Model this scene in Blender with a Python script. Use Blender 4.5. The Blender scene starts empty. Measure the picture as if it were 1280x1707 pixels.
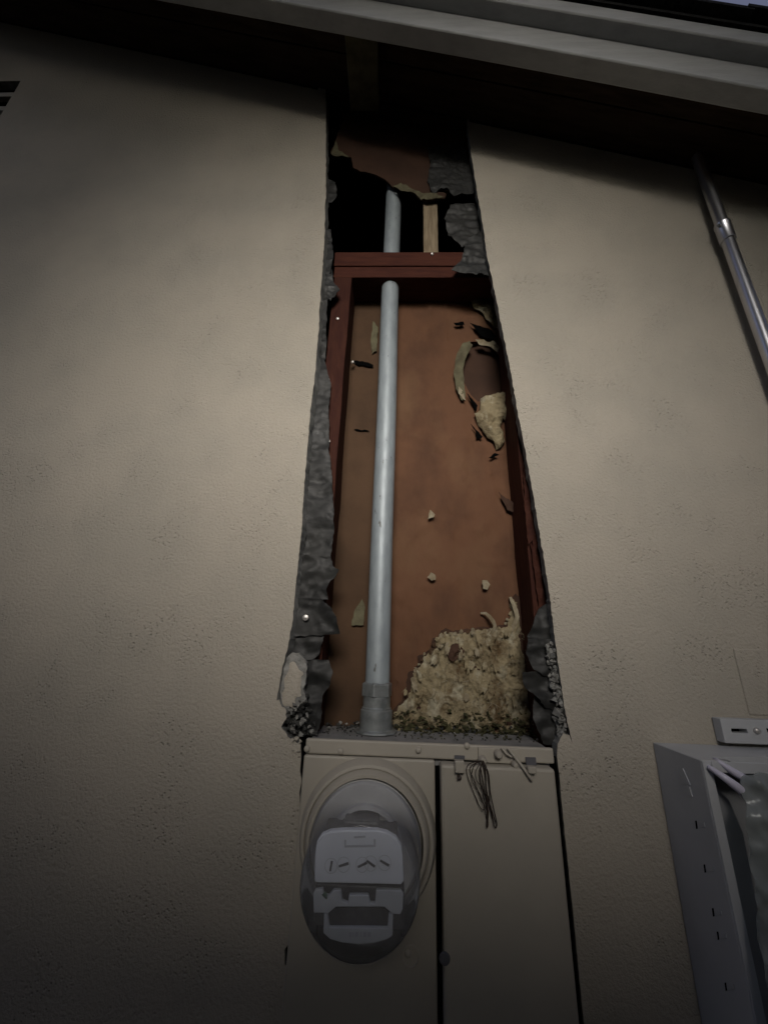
import bpy, bmesh, math, random
from mathutils import Vector, Matrix, noise
from mathutils.geometry import delaunay_2d_cdt

random.seed(7)
SC = bpy.context.scene
COL = SC.collection

# ------------------------------------------------------------------ camera, sky, sun, exposure
FPX, CD, CZ = 641.0, 0.70, 1.75          # focal length in photo pixels, distance to the wall, eye height
_u = Vector((60.0, 1853.0, -FPX)).normalized()
_n0 = Vector((0, 0, -1.0)); _n0 = (_n0 - _n0.dot(_u) * _u).normalized()
_r0 = _n0.cross(_u)
_ps = math.radians(2.0)
_n = _n0 * math.cos(_ps) + _r0 * math.sin(_ps)
_r = _n.cross(_u)
CM = Matrix((_r, _n, _u))                # camera axes -> world (x along wall, y into wall, z up)
CAM = Vector((0.0, -CD, CZ))
cd = bpy.data.cameras.new('camera'); co = bpy.data.objects.new('camera', cd); COL.objects.link(co)
cd.sensor_fit = 'AUTO'; cd.sensor_width = 36.0; cd.lens = FPX / 1707.0 * 36.0
cd.clip_start = 0.02; cd.clip_end = 400
co.matrix_world = Matrix.Translation(CAM) @ CM.to_4x4()
SC.camera = co

SUN_EL, SUN_AZ = math.radians(19.0), math.radians(0.0)     # low afterglow behind the photographer
W = bpy.data.worlds.new('World'); SC.world = W; W.use_nodes = True
wn = W.node_tree.nodes; wl = W.node_tree.links
sky = wn.new('ShaderNodeTexSky'); sky.sky_type = 'NISHITA'; sky.sun_disc = False
sky.sun_elevation = SUN_EL; sky.sun_rotation = math.pi + SUN_AZ
hs = wn.new('ShaderNodeHueSaturation'); hs.inputs['Hue'].default_value = .525; hs.inputs['Saturation'].default_value = .55
wl.new(sky.outputs[0], hs.inputs['Color']); wl.new(hs.outputs[0], wn['Background'].inputs[0]); wn['Background'].inputs[1].default_value = 0.075
sky.ozone_density = 5.0; sky.dust_density = 2.5
sl = bpy.data.lights.new('sun', 'SUN'); so = bpy.data.objects.new('sun', sl); COL.objects.link(so)
sl.energy = 2.5; sl.angle = math.radians(28.0); sl.color = (1.0, 0.93, 0.85)
_sd = Vector((-math.sin(SUN_AZ) * math.cos(SUN_EL), -math.cos(SUN_AZ) * math.cos(SUN_EL), math.sin(SUN_EL)))
so.rotation_euler = _sd.to_track_quat('Z', 'Y').to_euler(); so.location = _sd * 8
SC.view_settings.view_transform = 'Standard'; SC.view_settings.look = 'None'
SC.view_settings.gamma = 1.0; SC.view_settings.use_curve_mapping = False
SC.view_settings.exposure = 0.7

# ------------------------------------------------------------------ projection helpers: where a sight line meets a plane of the place
def _ray(px, py): return CM @ Vector(((px - 640.0) / FPX, (853.5 - py) / FPX, -1.0))
def P(px, py, y=0.0):
    d = _ray(px, py); return CAM + d * ((y + CD) / d.y)
def PX(px, py, x):
    d = _ray(px, py); return CAM + d * ((x - CAM.x) / d.x)
def fx(px, py, y): return P(px, py, y).x
def fz(px, py, y): return P(px, py, y).z

# ------------------------------------------------------------------ materials
def mat(name, base, rough=0.6, metal=0.0, spec=0.4, var=None, vscale=8.0, vlo=0.4, vhi=0.65, vdet=6.0, bump=0.0, bscale=60.0, bdet=6.0,
        stretch=(1, 1, 1), var2=None, v2scale=30.0, v2lo=0.55, v2hi=0.7, bdist=0.002, pits=0.0, pscale=120.0, rvar=0.0, transl=0.0):
    m = bpy.data.materials.new(name); m.use_nodes = True
    N, L = m.node_tree.nodes, m.node_tree.links
    b = N['Principled BSDF']
    b.inputs['Base Color'].default_value = (*base, 1); b.inputs['Roughness'].default_value = rough
    b.inputs['Metallic'].default_value = metal; b.inputs['Specular IOR Level'].default_value = spec
    g = N.new('ShaderNodeNewGeometry'); mp = N.new('ShaderNodeMapping'); mp.inputs['Scale'].default_value = stretch
    L.new(g.outputs['Position'], mp.inputs['Vector'])
    def nz(scale, det, rough_=0.6):
        t = N.new('ShaderNodeTexNoise'); t.inputs['Scale'].default_value = scale; t.inputs['Detail'].default_value = det
        t.inputs['Roughness'].default_value = rough_; L.new(mp.outputs[0], t.inputs['Vector']); return t
    def ramp(sock, lo, hi):
        r = N.new('ShaderNodeMapRange'); r.inputs['From Min'].default_value = lo; r.inputs['From Max'].default_value = hi
        L.new(sock, r.inputs['Value']); return r.outputs[0]
    cur = None
    for vv, sc, lo, hi, dt in ((var, vscale, vlo, vhi, vdet), (var2, v2scale, v2lo, v2hi, 5.0)):
        if vv is None: continue
        fac = ramp(nz(sc, dt).outputs['Fac'], lo, hi)
        mx = N.new('ShaderNodeMix'); mx.data_type = 'RGBA'
        L.new(fac, mx.inputs['Factor'])
        if cur is None: mx.inputs['A'].default_value = (*base, 1)
        else: L.new(cur, mx.inputs['A'])
        mx.inputs['B'].default_value = (*vv, 1); cur = mx.outputs['Result']
    if cur is not None: L.new(cur, b.inputs['Base Color'])
    if rvar:
        rr = ramp(nz(vscale * 2.3, 4).outputs['Fac'], 0.3, 0.7); ma = N.new('ShaderNodeMath'); ma.operation = 'MULTIPLY_ADD'
        ma.inputs[1].default_value = rvar; ma.inputs[2].default_value = rough - rvar / 2; L.new(rr, ma.inputs[0]); L.new(ma.outputs[0], b.inputs['Roughness'])
    if bump or pits:
        h = None
        if bump: h = nz(bscale, bdet).outputs['Fac']
        if pits:
            v = N.new('ShaderNodeTexVoronoi'); v.inputs['Scale'].default_value = pscale; L.new(mp.outputs[0], v.inputs['Vector'])
            pk = ramp(v.outputs['Distance'], 0.10, 0.34)
            msk = ramp(nz(pscale * 0.06, 5).outputs['Fac'], 0.47, 0.64)          # pits come in clusters
            mm = N.new('ShaderNodeMix'); mm.data_type = 'FLOAT'; mm.inputs['A'].default_value = 1.0
            L.new(msk, mm.inputs['Factor']); L.new(pk, mm.inputs['B'])
            ad = N.new('ShaderNodeMath'); ad.operation = 'MULTIPLY_ADD'; ad.inputs[1].default_value = pits
            L.new(mm.outputs['Result'], ad.inputs[0])
            if h is not None: L.new(h, ad.inputs[2])
            else: ad.inputs[2].default_value = 0
            h = ad.outputs[0]
        bp = N.new('ShaderNodeBump'); bp.inputs['Strength'].default_value = bump or 0.6; bp.inputs['Distance'].default_value = bdist
        L.new(h, bp.inputs['Height']); L.new(bp.outputs[0], b.inputs['Normal'])
    if transl: b.inputs['Transmission Weight'].default_value = transl
    return m

M = {}
M['stucco'] = mat('stucco_paint', (.405, .368, .307), .75, spec=.25, var=(.372, .343, .288), vscale=5, vlo=.42, vhi=.6, bump=.9, bscale=190, bdet=6, bdist=.0034, pits=.72, pscale=165)
M['cement'] = mat('cement_edge', (.23, .23, .215), .9, spec=.15, var=(.13, .132, .125), vscale=40, bump=.9, bscale=260, bdist=.003)
M['mortar'] = mat('broken_mortar', (.30, .295, .275), .9, spec=.15, var=(.16, .16, .15), vscale=70, bump=.9, bscale=300, bdist=.003)
M['rubble'] = mat('dark_rubble', (.065, .066, .062), .9, spec=.2, var=(.02, .02, .019), vscale=60, var2=(.2, .195, .18), v2scale=90, v2lo=.62, v2hi=.78, bump=.9, bscale=280, bdist=.003)
M['mould'] = mat('mouldy_fibre', (.075, .07, .035), .95, spec=.1, var=(.03, .032, .018), vscale=70, bump=.9, bscale=300, bdist=.003)
M['felt'] = mat('tar_felt', (.020, .0205, .020), .56, spec=.3, var=(.034, .034, .032), vscale=14, vlo=.45, vhi=.7, bump=.3, bscale=180, bdist=.0015, rvar=.2)
M['redwood'] = mat('stained_red_wood', (.052, .018, .011), .75, spec=.12, var=(.035, .011, .008), vscale=16, stretch=(6, 6, 1), bump=.4, bscale=80, bdist=.0015, var2=(.09, .035, .025), v2scale=30, v2lo=.62, v2hi=.8)
M['redwood_h'] = mat('stained_red_beam', (.070, .023, .014), .75, spec=.12, var=(.045, .014, .010), vscale=16, stretch=(1, 6, 6), bump=.4, bscale=80, bdist=.0015, var2=(.10, .04, .028), v2scale=30, v2lo=.62, v2hi=.8)
M['kraft'] = mat('brown_kraft_board', (.118, .058, .032), .8, spec=.15, var=(.074, .037, .022), vscale=7, vlo=.46, vhi=.74, vdet=5, var2=(.142, .080, .044), v2scale=5, v2lo=.50, v2hi=.75, bump=.5, bscale=50, bdet=8, bdist=.003, stretch=(1.3, 1.3, .8))
M['kraft_olive'] = mat('olive_brown_board', (.082, .048, .028), .85, spec=.15, var=(.055, .033, .020), vscale=7, bump=.3, bscale=45, bdist=.002)
M['kraft_deep'] = mat('inner_kraft_layer', (.062, .034, .023), .85, spec=.15, var=(.042, .024, .017), vscale=9, bump=.3, bscale=60, bdist=.002)
M['fibre'] = mat('torn_fibre', (.27, .225, .14), .95, spec=.08, var=(.10, .066, .035), vscale=20, vlo=.48, vhi=.66, var2=(.36, .33, .24), v2scale=26, v2lo=.54, v2hi=.66, bump=.9, bscale=150, bdist=.006, stretch=(1.15, 1, .9))
M['paper'] = mat('torn_paper_edge', (.30, .265, .19), .9, spec=.1, var=(.17, .135, .085), vscale=40, bump=.6, bscale=160, bdist=.003)
M['olivepaper'] = mat('greenish_paper_edge', (.13, .12, .075), .9, spec=.1, var=(.08, .07, .045), vscale=30, bump=.5, bscale=140, bdist=.003)
M['galv'] = mat('galvanised_steel', (.30, .34, .36), .5, metal=.2, spec=.5, var=(.24, .275, .295), vscale=22, stretch=(3, 3, 1), var2=(.12, .125, .12), v2scale=36, v2lo=.655, v2hi=.70, bump=.12, bscale=200, bdist=.001, rvar=.15)
M['emt'] = mat('shiny_steel_tube', (.68, .68, .71), .32, metal=1.0, var=(.56, .56, .60), vscale=9, stretch=(2, 2, .6))
M['fitting'] = mat('zinc_fitting', (.30, .32, .32), .36, metal=.5, var=(.19, .205, .205), vscale=45, bump=.15, bscale=200, bdist=.001)
M['nail'] = mat('bright_nail', (.5, .48, .45), .4, metal=.6)
M['panel'] = mat('beige_painted_steel', (.37, .34, .285), .55, spec=.35, var=(.335, .31, .26), vscale=6, vlo=.4, vhi=.65, bump=.14, bscale=120, bdet=5, bdist=.0012, rvar=.15)
M['dusty'] = mat('dusty_steel_top', (.24, .235, .23), .8, spec=.2, var=(.17, .17, .165), vscale=30, bump=.4, bscale=160, bdist=.002)
M['caulk'] = mat('painted_caulk', (.37, .34, .285), .7, spec=.25, bump=.3, bscale=120, bdist=.002)
M['black'] = mat('void_shade_and_tar_black', (.003, .003, .003), .9, spec=.0)  # flat black standing for shade in openings; also colours tar crumbs
M['wire'] = mat('brown_wire', (.028, .018, .013), .45, spec=.4)
M['meterbase'] = mat('grey_meter_base', (.56, .56, .56), .5, spec=.3, var=(.48, .48, .48), vscale=20)
M['meterdark'] = mat('dark_meter_works', (.035, .036, .04), .45, spec=.4, var=(.07, .07, .075), vscale=50)
M['plate'] = mat('pale_register_plate', (.80, .84, .93), .4, spec=.4, var=(.73, .77, .85), vscale=18)
M['plate2'] = mat('grey_nameplate', (.60, .63, .68), .45, spec=.4, var=(.50, .53, .57), vscale=22)
M['print'] = mat('dark_print', (.10, .10, .11), .7, spec=.2)
M['faint'] = mat('faint_print', (.46, .48, .53), .7, spec=.2)
M['greenseal'] = mat('green_seal', (.03, .09, .05), .5)
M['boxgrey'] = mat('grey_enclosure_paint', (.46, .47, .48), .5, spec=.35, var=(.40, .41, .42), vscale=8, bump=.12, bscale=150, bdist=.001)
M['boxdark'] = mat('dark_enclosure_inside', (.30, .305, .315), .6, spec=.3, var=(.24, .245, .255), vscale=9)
M['tube'] = mat('plastic_fold_highlight', (.58, .56, .66), .3, spec=.5)  # pale colour stands for the highlight on a plastic fold
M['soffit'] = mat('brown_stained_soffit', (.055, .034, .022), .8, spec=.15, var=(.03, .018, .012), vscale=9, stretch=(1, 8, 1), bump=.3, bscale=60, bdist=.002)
M['trim'] = mat('weathered_white_trim', (.40, .405, .405), .65, spec=.3, var=(.32, .325, .325), vscale=7, vlo=.4, vhi=.7, bump=.3, bscale=60, bdist=.002, stretch=(1, 5, 5))
M['shingle'] = mat('dark_asphalt_shingle', (.018, .018, .019), .95, spec=.1, var=(.03, .03, .03), vscale=120, bump=.8, bscale=400, bdist=.002)
M['pale_wood'] = mat('pale_sawn_wood', (.27, .215, .145), .75, spec=.15, var=(.165, .125, .08), vscale=30, stretch=(5, 5, .6), bump=.5, bscale=90, bdist=.0015)
M['ground'] = mat('dark_soil', (.05, .042, .034), .95, spec=.1, var=(.08, .07, .055), vscale=2.5, bump=.6, bscale=20, bdist=.02)
M['light_blocker_fence'] = mat('blocker_boards', (.10, .085, .068), .85, spec=.15, var=(.06, .05, .04), vscale=5, stretch=(5, 5, .5), bump=.3, bscale=30, bdist=.003)
M['leaf'] = mat('dark_leaf', (.035, .05, .02), .6, spec=.3, var=(.05, .07, .025), vscale=3)
M['bark'] = mat('dark_bark', (.06, .045, .03), .9, spec=.1)

def glass_mat():
    m = bpy.data.materials.new('meter_glass'); m.use_nodes = True
    N, L = m.node_tree.nodes, m.node_tree.links
    out = N['Material Output']; N.remove(N['Principled BSDF'])
    tr = N.new('ShaderNodeBsdfTransparent'); tr.inputs[0].default_value = (.94, .95, .96, 1)
    gl = N.new('ShaderNodeBsdfGlossy'); gl.inputs['Roughness'].default_value = .08; gl.inputs[0].default_value = (.9, .92, .95, 1)
    df = N.new('ShaderNodeBsdfDiffuse'); df.inputs[0].default_value = (.56, .55, .53, 1)      # dust on the glass
    fr = N.new('ShaderNodeFresnel'); fr.inputs['IOR'].default_value = 1.16
    m1 = N.new('ShaderNodeMixShader'); m2 = N.new('ShaderNodeMixShader'); m1.inputs[0].default_value = .22
    L.new(tr.outputs[0], m1.inputs[1]); L.new(df.outputs[0], m1.inputs[2])
    L.new(fr.outputs[0], m2.inputs[0]); L.new(m1.outputs[0], m2.inputs[1]); L.new(gl.outputs[0], m2.inputs[2])
    L.new(m2.outputs[0], out.inputs[0]); return m
def bag_mat():
    m = bpy.data.materials.new('clear_plastic_film'); m.use_nodes = True
    N, L = m.node_tree.nodes, m.node_tree.links
    out = N['Material Output']; b = N['Principled BSDF']
    b.inputs['Base Color'].default_value = (.34, .36, .355, 1); b.inputs['Roughness'].default_value = .25
    tr = N.new('ShaderNodeBsdfTransparent'); tr.inputs[0].default_value = (.8, .85, .84, 1)
    mx = N.new('ShaderNodeMixShader'); mx.inputs[0].default_value = .5
    L.new(tr.outputs[0], mx.inputs[1]); L.new(b.outputs[0], mx.inputs[2]); L.new(mx.outputs[0], out.inputs[0]); return m
M['glass'] = glass_mat(); M['bag'] = bag_mat()

# ------------------------------------------------------------------ mesh helpers
class MB:
    def __init__(s): s.v = []; s.f = []; s.m = []
    def add(s, vs, fs, mi=0):
        k = len(s.v); s.v += [Vector(v) for v in vs]
        for f in fs: s.f.append([k + i for i in f]); s.m.append(mi)
        return s
    def box(s, x0, x1, y0, y1, z0, z1, mi=0):
        vs = [(x, y, z) for x in (x0, x1) for y in (y0, y1) for z in (z0, z1)]
        return s.add(vs, [(0, 1, 3, 2), (4, 6, 7, 5), (0, 4, 5, 1), (2, 3, 7, 6), (0, 2, 6, 4), (1, 5, 7, 3)], mi)
    def prism(s, front, back, mi=0, side=None):           # matching 3D outlines, front counter-clockwise as seen from -y
        n = len(front); k = len(s.v); s.v += [Vector(v) for v in front] + [Vector(v) for v in back]
        s.f.append(list(range(k, k + n))); s.m.append(mi)
        s.f.append(list(range(k + 2 * n - 1, k + n - 1, -1))); s.m.append(mi if side is None else side)
        for i in range(n):
            j = (i + 1) % n; s.f.append([k + j, k + i, k + n + i, k + n + j]); s.m.append(mi if side is None else side)
        return s
    def tube(s, pts, r, n=10, mi=0, cap=True):
        pts = [Vector(p) for p in pts]; k = len(s.v); m = len(pts); prev = None
        rr = r if isinstance(r, (list, tuple)) else [r] * m
        for i, p in enumerate(pts):
            t = (pts[min(i + 1, m - 1)] - pts[max(i - 1, 0)]).normalized()
            a = Vector((1, 0, 0)) if prev is None else prev
            if abs(t.dot(a)) > .95: a = Vector((0, 1, 0))
            a = (a - t * a.dot(t)).normalized(); prev = a; b = t.cross(a)
            for q in range(n):
                w = 2 * math.pi * q / n; s.v.append(p + (a * math.cos(w) + b * math.sin(w)) * rr[i])
        for i in range(m - 1):
            for q in range(n):
                q2 = (q + 1) % n
                s.f.append([k + i * n + q, k + i * n + q2, k + (i + 1) * n + q2, k + (i + 1) * n + q]); s.m.append(mi)
        if cap:
            s.f.append([k + q for q in range(n - 1, -1, -1)]); s.m.append(mi)
            s.f.append([k + (m - 1) * n + q for q in range(n)]); s.m.append(mi)
        return s
    def lathe(s, c, prof, axis='y', n=40, mi=0, a0=0.0, capend=True):        # prof: (radius, offset along axis)
        c = Vector(c); k = len(s.v)
        for r, h in prof:
            for q in range(n):
                w = a0 + 2 * math.pi * q / n; ca, sa = r * math.cos(w), r * math.sin(w)
                s.v.append(c + (Vector((ca, h, sa)) if axis == 'y' else Vector((ca, sa, h))))
        for i in range(len(prof) - 1):
            for q in range(n):
                q2 = (q + 1) % n; s.f.append([k + i * n + q, k + i * n + q2, k + (i + 1) * n + q2, k + (i + 1) * n + q]); s.m.append(mi)
        if capend:
            if prof[0][0] > 1e-5: s.f.append([k + q for q in range(n - 1, -1, -1)]); s.m.append(mi)
            if prof[-1][0] > 1e-5: s.f.append([k + (len(prof) - 1) * n + q for q in range(n)]); s.m.append(mi)
        return s
    def rock(s, c, r, mi=0, sq=(1, 1, 1), seed=0):
        rr = random.Random(seed * 7919 + 13); bm = bmesh.new()
        for i in range(rr.choice((7, 8, 9, 11))):
            d = Vector((rr.gauss(0, 1), rr.gauss(0, 1), rr.gauss(0, 1))).normalized() * rr.uniform(.55, 1.25)
            bm.verts.new(d)
        h = bmesh.ops.convex_hull(bm, input=bm.verts); dead = [g_ for g_ in set(h['geom_interior'] + h['geom_unused']) if isinstance(g_, bmesh.types.BMVert)]
        if dead: bmesh.ops.delete(bm, geom=dead, context='VERTS')
        bm.verts.index_update()
        vs = [Vector(c) + Vector((v.co.x * sq[0], v.co.y * sq[1], v.co.z * sq[2])) * r for v in bm.verts]
        fs = [[w.index for w in f.verts] for f in bm.faces]; bm.free()
        return s.add(vs, fs, mi)

def tag(o, label=None, cat=None, group=None, kind=None):
    for k, v in (('label', label), ('category', cat), ('group', group), ('kind', kind)):
        if v: o[k] = v
    return o
def obj(name, mb, mats, parent=None, smooth=None, bevel=0.0, loc=None):
    me = bpy.data.meshes.new(name)
    o0 = Vector((0, 0, 0))
    q = parent
    while q is not None: o0 += q.location; q = q.parent
    if loc is None and parent is None:
        xs = [min(v[i] for v in mb.v) for i in range(3)]; xe = [max(v[i] for v in mb.v) for i in range(3)]
        loc = Vector(((xs[0] + xe[0]) / 2, (xs[1] + xe[1]) / 2, xs[2]))
    l = Vector(loc) - o0 if loc is not None else Vector((0, 0, 0))
    me.from_pydata([tuple(v - o0 - l) for v in mb.v], [], mb.f)
    for m in (mats if isinstance(mats, (list, tuple)) else [mats]): me.materials.append(M[m])
    me.polygons.foreach_set('material_index', mb.m)
    me.update(); me.validate()
    bm = bmesh.new(); bm.from_mesh(me); bmesh.ops.recalc_face_normals(bm, faces=bm.faces); bm.to_mesh(me); bm.free()
    if smooth:
        me.shade_smooth(); me.set_sharp_from_angle(angle=math.radians(smooth))
    o = bpy.data.objects.new(name, me); COL.objects.link(o); o.location = l
    if parent is not None: o.parent = parent
    if bevel:
        b = o.modifiers.new('edge', 'BEVEL'); b.width = bevel; b.segments = 2; b.limit_method = 'ANGLE'; b.angle_limit = math.radians(40)
    return o
def thing(name, loc, label, cat, group=None):
    o = bpy.data.objects.new(name, None); COL.objects.link(o); o.location = Vector(loc); o.empty_display_size = .05
    return tag(o, label, cat, group)
def dup(src, parent, loc):                 # a copy of a part (world position loc)
    c = src.copy(); COL.objects.link(c); c.parent = parent; c.location = Vector(loc) - parent.location; return c

def rough_line(pts, step=5.0, amp=1.2, closed=True, seed=0.0):     # a polyline with fine broken edges
    out = []; n = len(pts)
    for i in range(n if closed else n - 1):
        a, b = Vector(pts[i]), Vector(pts[(i + 1) % n]); m = max(1, int((b - a).length / step))
        t = (b - a).normalized(); nn = Vector((-t.y, t.x))
        for k in range(m):
            p = a.lerp(b, k / m)
            j = 0 if k == 0 else amp * (noise.noise(Vector((p.x * .11, p.y * .11, seed))) * 1.3 + noise.noise(Vector((p.x * .43, p.y * .43, seed + 9))) * .8)
            out.append(p + nn * j)
    if not closed: out.append(Vector(pts[-1]))
    return out
def patch(mb, outline, y, disp=None, grid=None, thick=.001, mi=0, back_mi=None, holes=(), lean=None):
    """sheet standing in the plane y: outline is a list of (x, z); disp(x, z, edge) moves it out of the plane; it has a back and a rim"""
    loops = [[Vector((p[0], p[1])) for p in outline]] + [[Vector((p[0], p[1])) for p in h] for h in holes]
    vs, es = [], []
    for lp in loops:
        k = len(vs); vs += lp; es += [(k + i, k + (i + 1) % len(lp)) for i in range(len(lp))]
    def inside(p, lp):
        c = False; n = len(lp)
        for i in range(n):
            a, b = lp[i], lp[i - 1]
            if (a.y > p.y) != (b.y > p.y) and p.x < (b.x - a.x) * (p.y - a.y) / (b.y - a.y) + a.x: c = not c
        return c
    def edge(p):
        d = 9e9
        for lp in loops:
            n = len(lp)
            for i in range(n):
                a, b = lp[i - 1], lp[i]; ab = b - a; t = max(0, min(1, (p - a).dot(ab) / max(ab.length_squared, 1e-12)))
                d = min(d, (p - a - ab * t).length_squared)
        return math.sqrt(d)
    if grid:
        x0, x1 = min(p.x for p in loops[0]), max(p.x for p in loops[0]); z0, z1 = min(p.y for p in loops[0]), max(p.y for p in loops[0])
        z = z0 + grid * .5; r_ = 0
        while z < z1:
            x = x0 + grid * (.5 if r_ % 2 else .25)
            while x < x1:
                p = Vector((x + random.uniform(-.2, .2) * grid, z + random.uniform(-.2, .2) * grid))
                if inside(p, loops[0]) and not any(inside(p, h) for h in loops[1:]): vs.append(p)
                x += grid
            z += grid; r_ += 1
    V, Eo, F, *_ = delaunay_2d_cdt(vs, es, [], 2 if not holes else 1, 1e-7)
    if holes:
        F2 = []
        for f in F:
            c = sum((V[i] for i in f), Vector((0, 0))) / len(f)
            if not any(inside(c, h) for h in loops[1:]): F2.append(f)
        F = F2
    k = len(mb.v); n = len(V)
    for p in V:
        d = disp(p.x, p.y, edge(p) if grid else 0.0) if disp else 0.0
        mb.v.append(Vector((p.x, y + d, p.y)))
    for i in range(n): q = mb.v[k + i]; mb.v.append(Vector((q.x + (lean(q.x, q.z) if lean else 0.0), q.y + thick, q.z)))
    bm_ = mi if back_mi is None else back_mi
    cnt = {}
    for f in F:
        mb.f.append([k + i for i in f]); mb.m.append(mi); mb.f.append([k + n + i for i in reversed(f)]); mb.m.append(bm_)
        for i in range(len(f)):
            a, b = f[i], f[(i + 1) % len(f)]
            if (b, a) in cnt: del cnt[(b, a)]
            else: cnt[(a, b)] = 1
    for a, b in cnt: mb.f.append([k + b, k + a, k + n + a, k + n + b]); mb.m.append(bm_)
    return mb
def pxl(pts, y, step=5.0, amp=1.2, seed=0.0):     # outline seen in the photograph -> (x, z) on the plane y
    return [(lambda q: (q.x, q.z))(P(p.x, p.y, y)) for p in rough_line(pts, step, amp, True, seed)]
def N3(x, z, f, s=0.0): return noise.noise(Vector((x * f, s, z * f)))
def wrinkle(a, f, s=0.0, st=(1, 1)): return lambda x, z, e: a * (N3(x * st[0], z * st[1], f, s) + .5 * N3(x * st[0], z * st[1], f * 2.3, s + 4) + .25 * N3(x, z, f * 5, s + 8))

RK = .375                                # fall of the gable roof per metre to the right
# ------------------------------------------------------------------ setting: ground, added light blockers behind the camera
g = MB(); g.add([(-150, -150, 0), (150, -150, 0), (150, 150, 0), (-150, 150, 0)], [(0, 1, 2, 3)])
tag(obj('ground', g, 'ground'), kind='structure')

fe = MB(); x = -6.0; rnf = random.Random(3)
while x < 6.0:                                            # boards added out of view to keep light off the lower wall
    fe.box(x, x + .138, -1.675, -1.655, .02, 2.36 + rnf.uniform(-.012, .012)); x += .142
for z_ in (.35, 1.9): fe.box(-6, 6, -1.72, -1.677, z_, z_ + .09)
tag(obj('light_blocker_fence', fe, 'light_blocker_fence'), kind='structure')
hg = MB()                                                 # leaf masses added out of view; their gap shapes the light on the wall
def leaves(n, x0, x1, y0, y1, z0, z1, s_):
    for i in range(n):
        c_ = Vector((rnf.uniform(x0, x1), rnf.uniform(y0, y1), rnf.uniform(z0, z1)))
        a = Vector((rnf.gauss(0, 1), rnf.gauss(0, 1), rnf.gauss(0, 1))).normalized(); b_ = a.cross(Vector((rnf.gauss(0, 1), rnf.gauss(0, 1), rnf.gauss(0, 1)))).normalized()
        q = s_ * rnf.uniform(.6, 1.3); hg.add([c_ - a * q, c_ - b_ * q * .5, c_ + a * q, c_ + b_ * q * .5], [(0, 1, 2, 3)])
leaves(9000, -4.5, -.54, -2.6, -1.95, .3, 3.8, .085)
leaves(9000, .52, 4.5, -2.6, -1.95, .3, 3.8, .085)
leaves(16000, -4.5, 4.5, -3.1, -2.3, 3.62, 6.2, .10)
tag(obj('light_blocker_hedge', hg, 'leaf'), kind='stuff')

# ------------------------------------------------------------------ the stucco wall with its cut-out
HL = [(543, 60), (543, 150), (543.5, 300), (541, 400), (535, 480), (530, 560), (524, 640), (518, 680), (514, 730), (508, 800), (503, 880),
      (495, 960), (487, 1040), (479, 1085), (472, 1108), (466, 1140), (461, 1168)]
HL2 = [(466, 1166), (470, 1178), (477, 1183), (478, 1196), (469, 1212), (480, 1228), (492, 1236), (501, 1240)]
HL3 = [(502, 1262), (500, 1285), (503, 1302), (499, 1322), (500.5, 1345), (499, 1380), (494, 1450), (487, 1560), (484, 1570), (474, 1584), (475, 1606), (480, 1616), (482, 1640), (480, 1707), (477, 1780)]
HR = [(775, 100), (778, 200), (787, 270), (795, 320), (806, 385), (812, 430), (821, 470), (827, 500), (839, 560), (851, 620), (863, 690), (877, 760),
      (891, 840), (901, 900), (909, 950), (918, 1010), (925, 1070), (932, 1120), (939, 1170), (947, 1212), (953, 1236), (958, 1252), (949, 1226), (938, 1222), (929, 1240)]
HR3 = [(928, 1262), (932, 1290), (935.5, 1335), (942, 1400), (954.5, 1520), (966, 1640), (973, 1707), (981, 1780)]
lw = [(v.x, v.z) for v in (P(p.x, p.y, 0) for p in rough_line(HL, 5, 1.0, False, 1) + rough_line(HL2, 4, 1.8, False, 2) + rough_line(HL3, 6, .7, False, 3))]
rw = [(v.x, v.z) for v in (P(p.x, p.y, 0) for p in rough_line(HR, 5, 1.1, False, 4) + rough_line(HR3, 8, .5, False, 5))]
WX, ZB = 4.0, .88
htop = lambda x: 3.285 - RK * x
wall = thing('house_wall', (0, 0, 0), 'beige painted stucco house wall with a tall ragged opening cut into it', 'wall')
w = MB()
xl, xr = lw[-1][0], rw[-1][0]
left = [(-WX, htop(-WX)), (-WX, 0)] + [(xl, 0), (xl, ZB)] + list(reversed(lw))
left[-1] = (left[-1][0], htop(left[-1][0]))
# vent opening in the left part
vx1 = -1.262; vx0 = vx1 - .36; vzt = fz(17, 135, 0); vzb = vzt - .26
vent_hole = [(vx0, vzt), (vx0, vzb), (vx1, vzb), (vx1, vzt)]
right = [(WX, 0), (WX, htop(WX))] + [(rw[0][0], htop(rw[0][0]))] + rw[1:] + [(xr, ZB), (xr, 0)]
low = [(xl, 0), (xr, 0), (xr, ZB), (xl, ZB)]
patch(w, left, 0, thick=.022, mi=0, back_mi=1, holes=[vent_hole], lean=lambda x, z: (.004 + .003 * N3(x, z, 30, 4) + .0015 * N3(x, z, 140, 4)) if x > -.4 and z > 1.62 else 0)
patch(w, right, 0, thick=.022, mi=0, back_mi=1, lean=lambda x, z: -(-.002 + .003 * N3(x, z, 30, 6) + .0015 * N3(x, z, 140, 4)) if x < .5 and z > 1.62 else 0)
patch(w, low, 0, thick=.022, mi=0, back_mi=1)
obj('stucco_coat', w, ['stucco', 'cement'], wall)
# closed room behind, so that the holes read dark
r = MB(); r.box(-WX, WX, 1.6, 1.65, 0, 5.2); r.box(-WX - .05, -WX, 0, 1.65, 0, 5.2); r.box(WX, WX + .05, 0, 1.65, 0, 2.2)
obj('inner_wall', r, 'soffit', wall)

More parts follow.
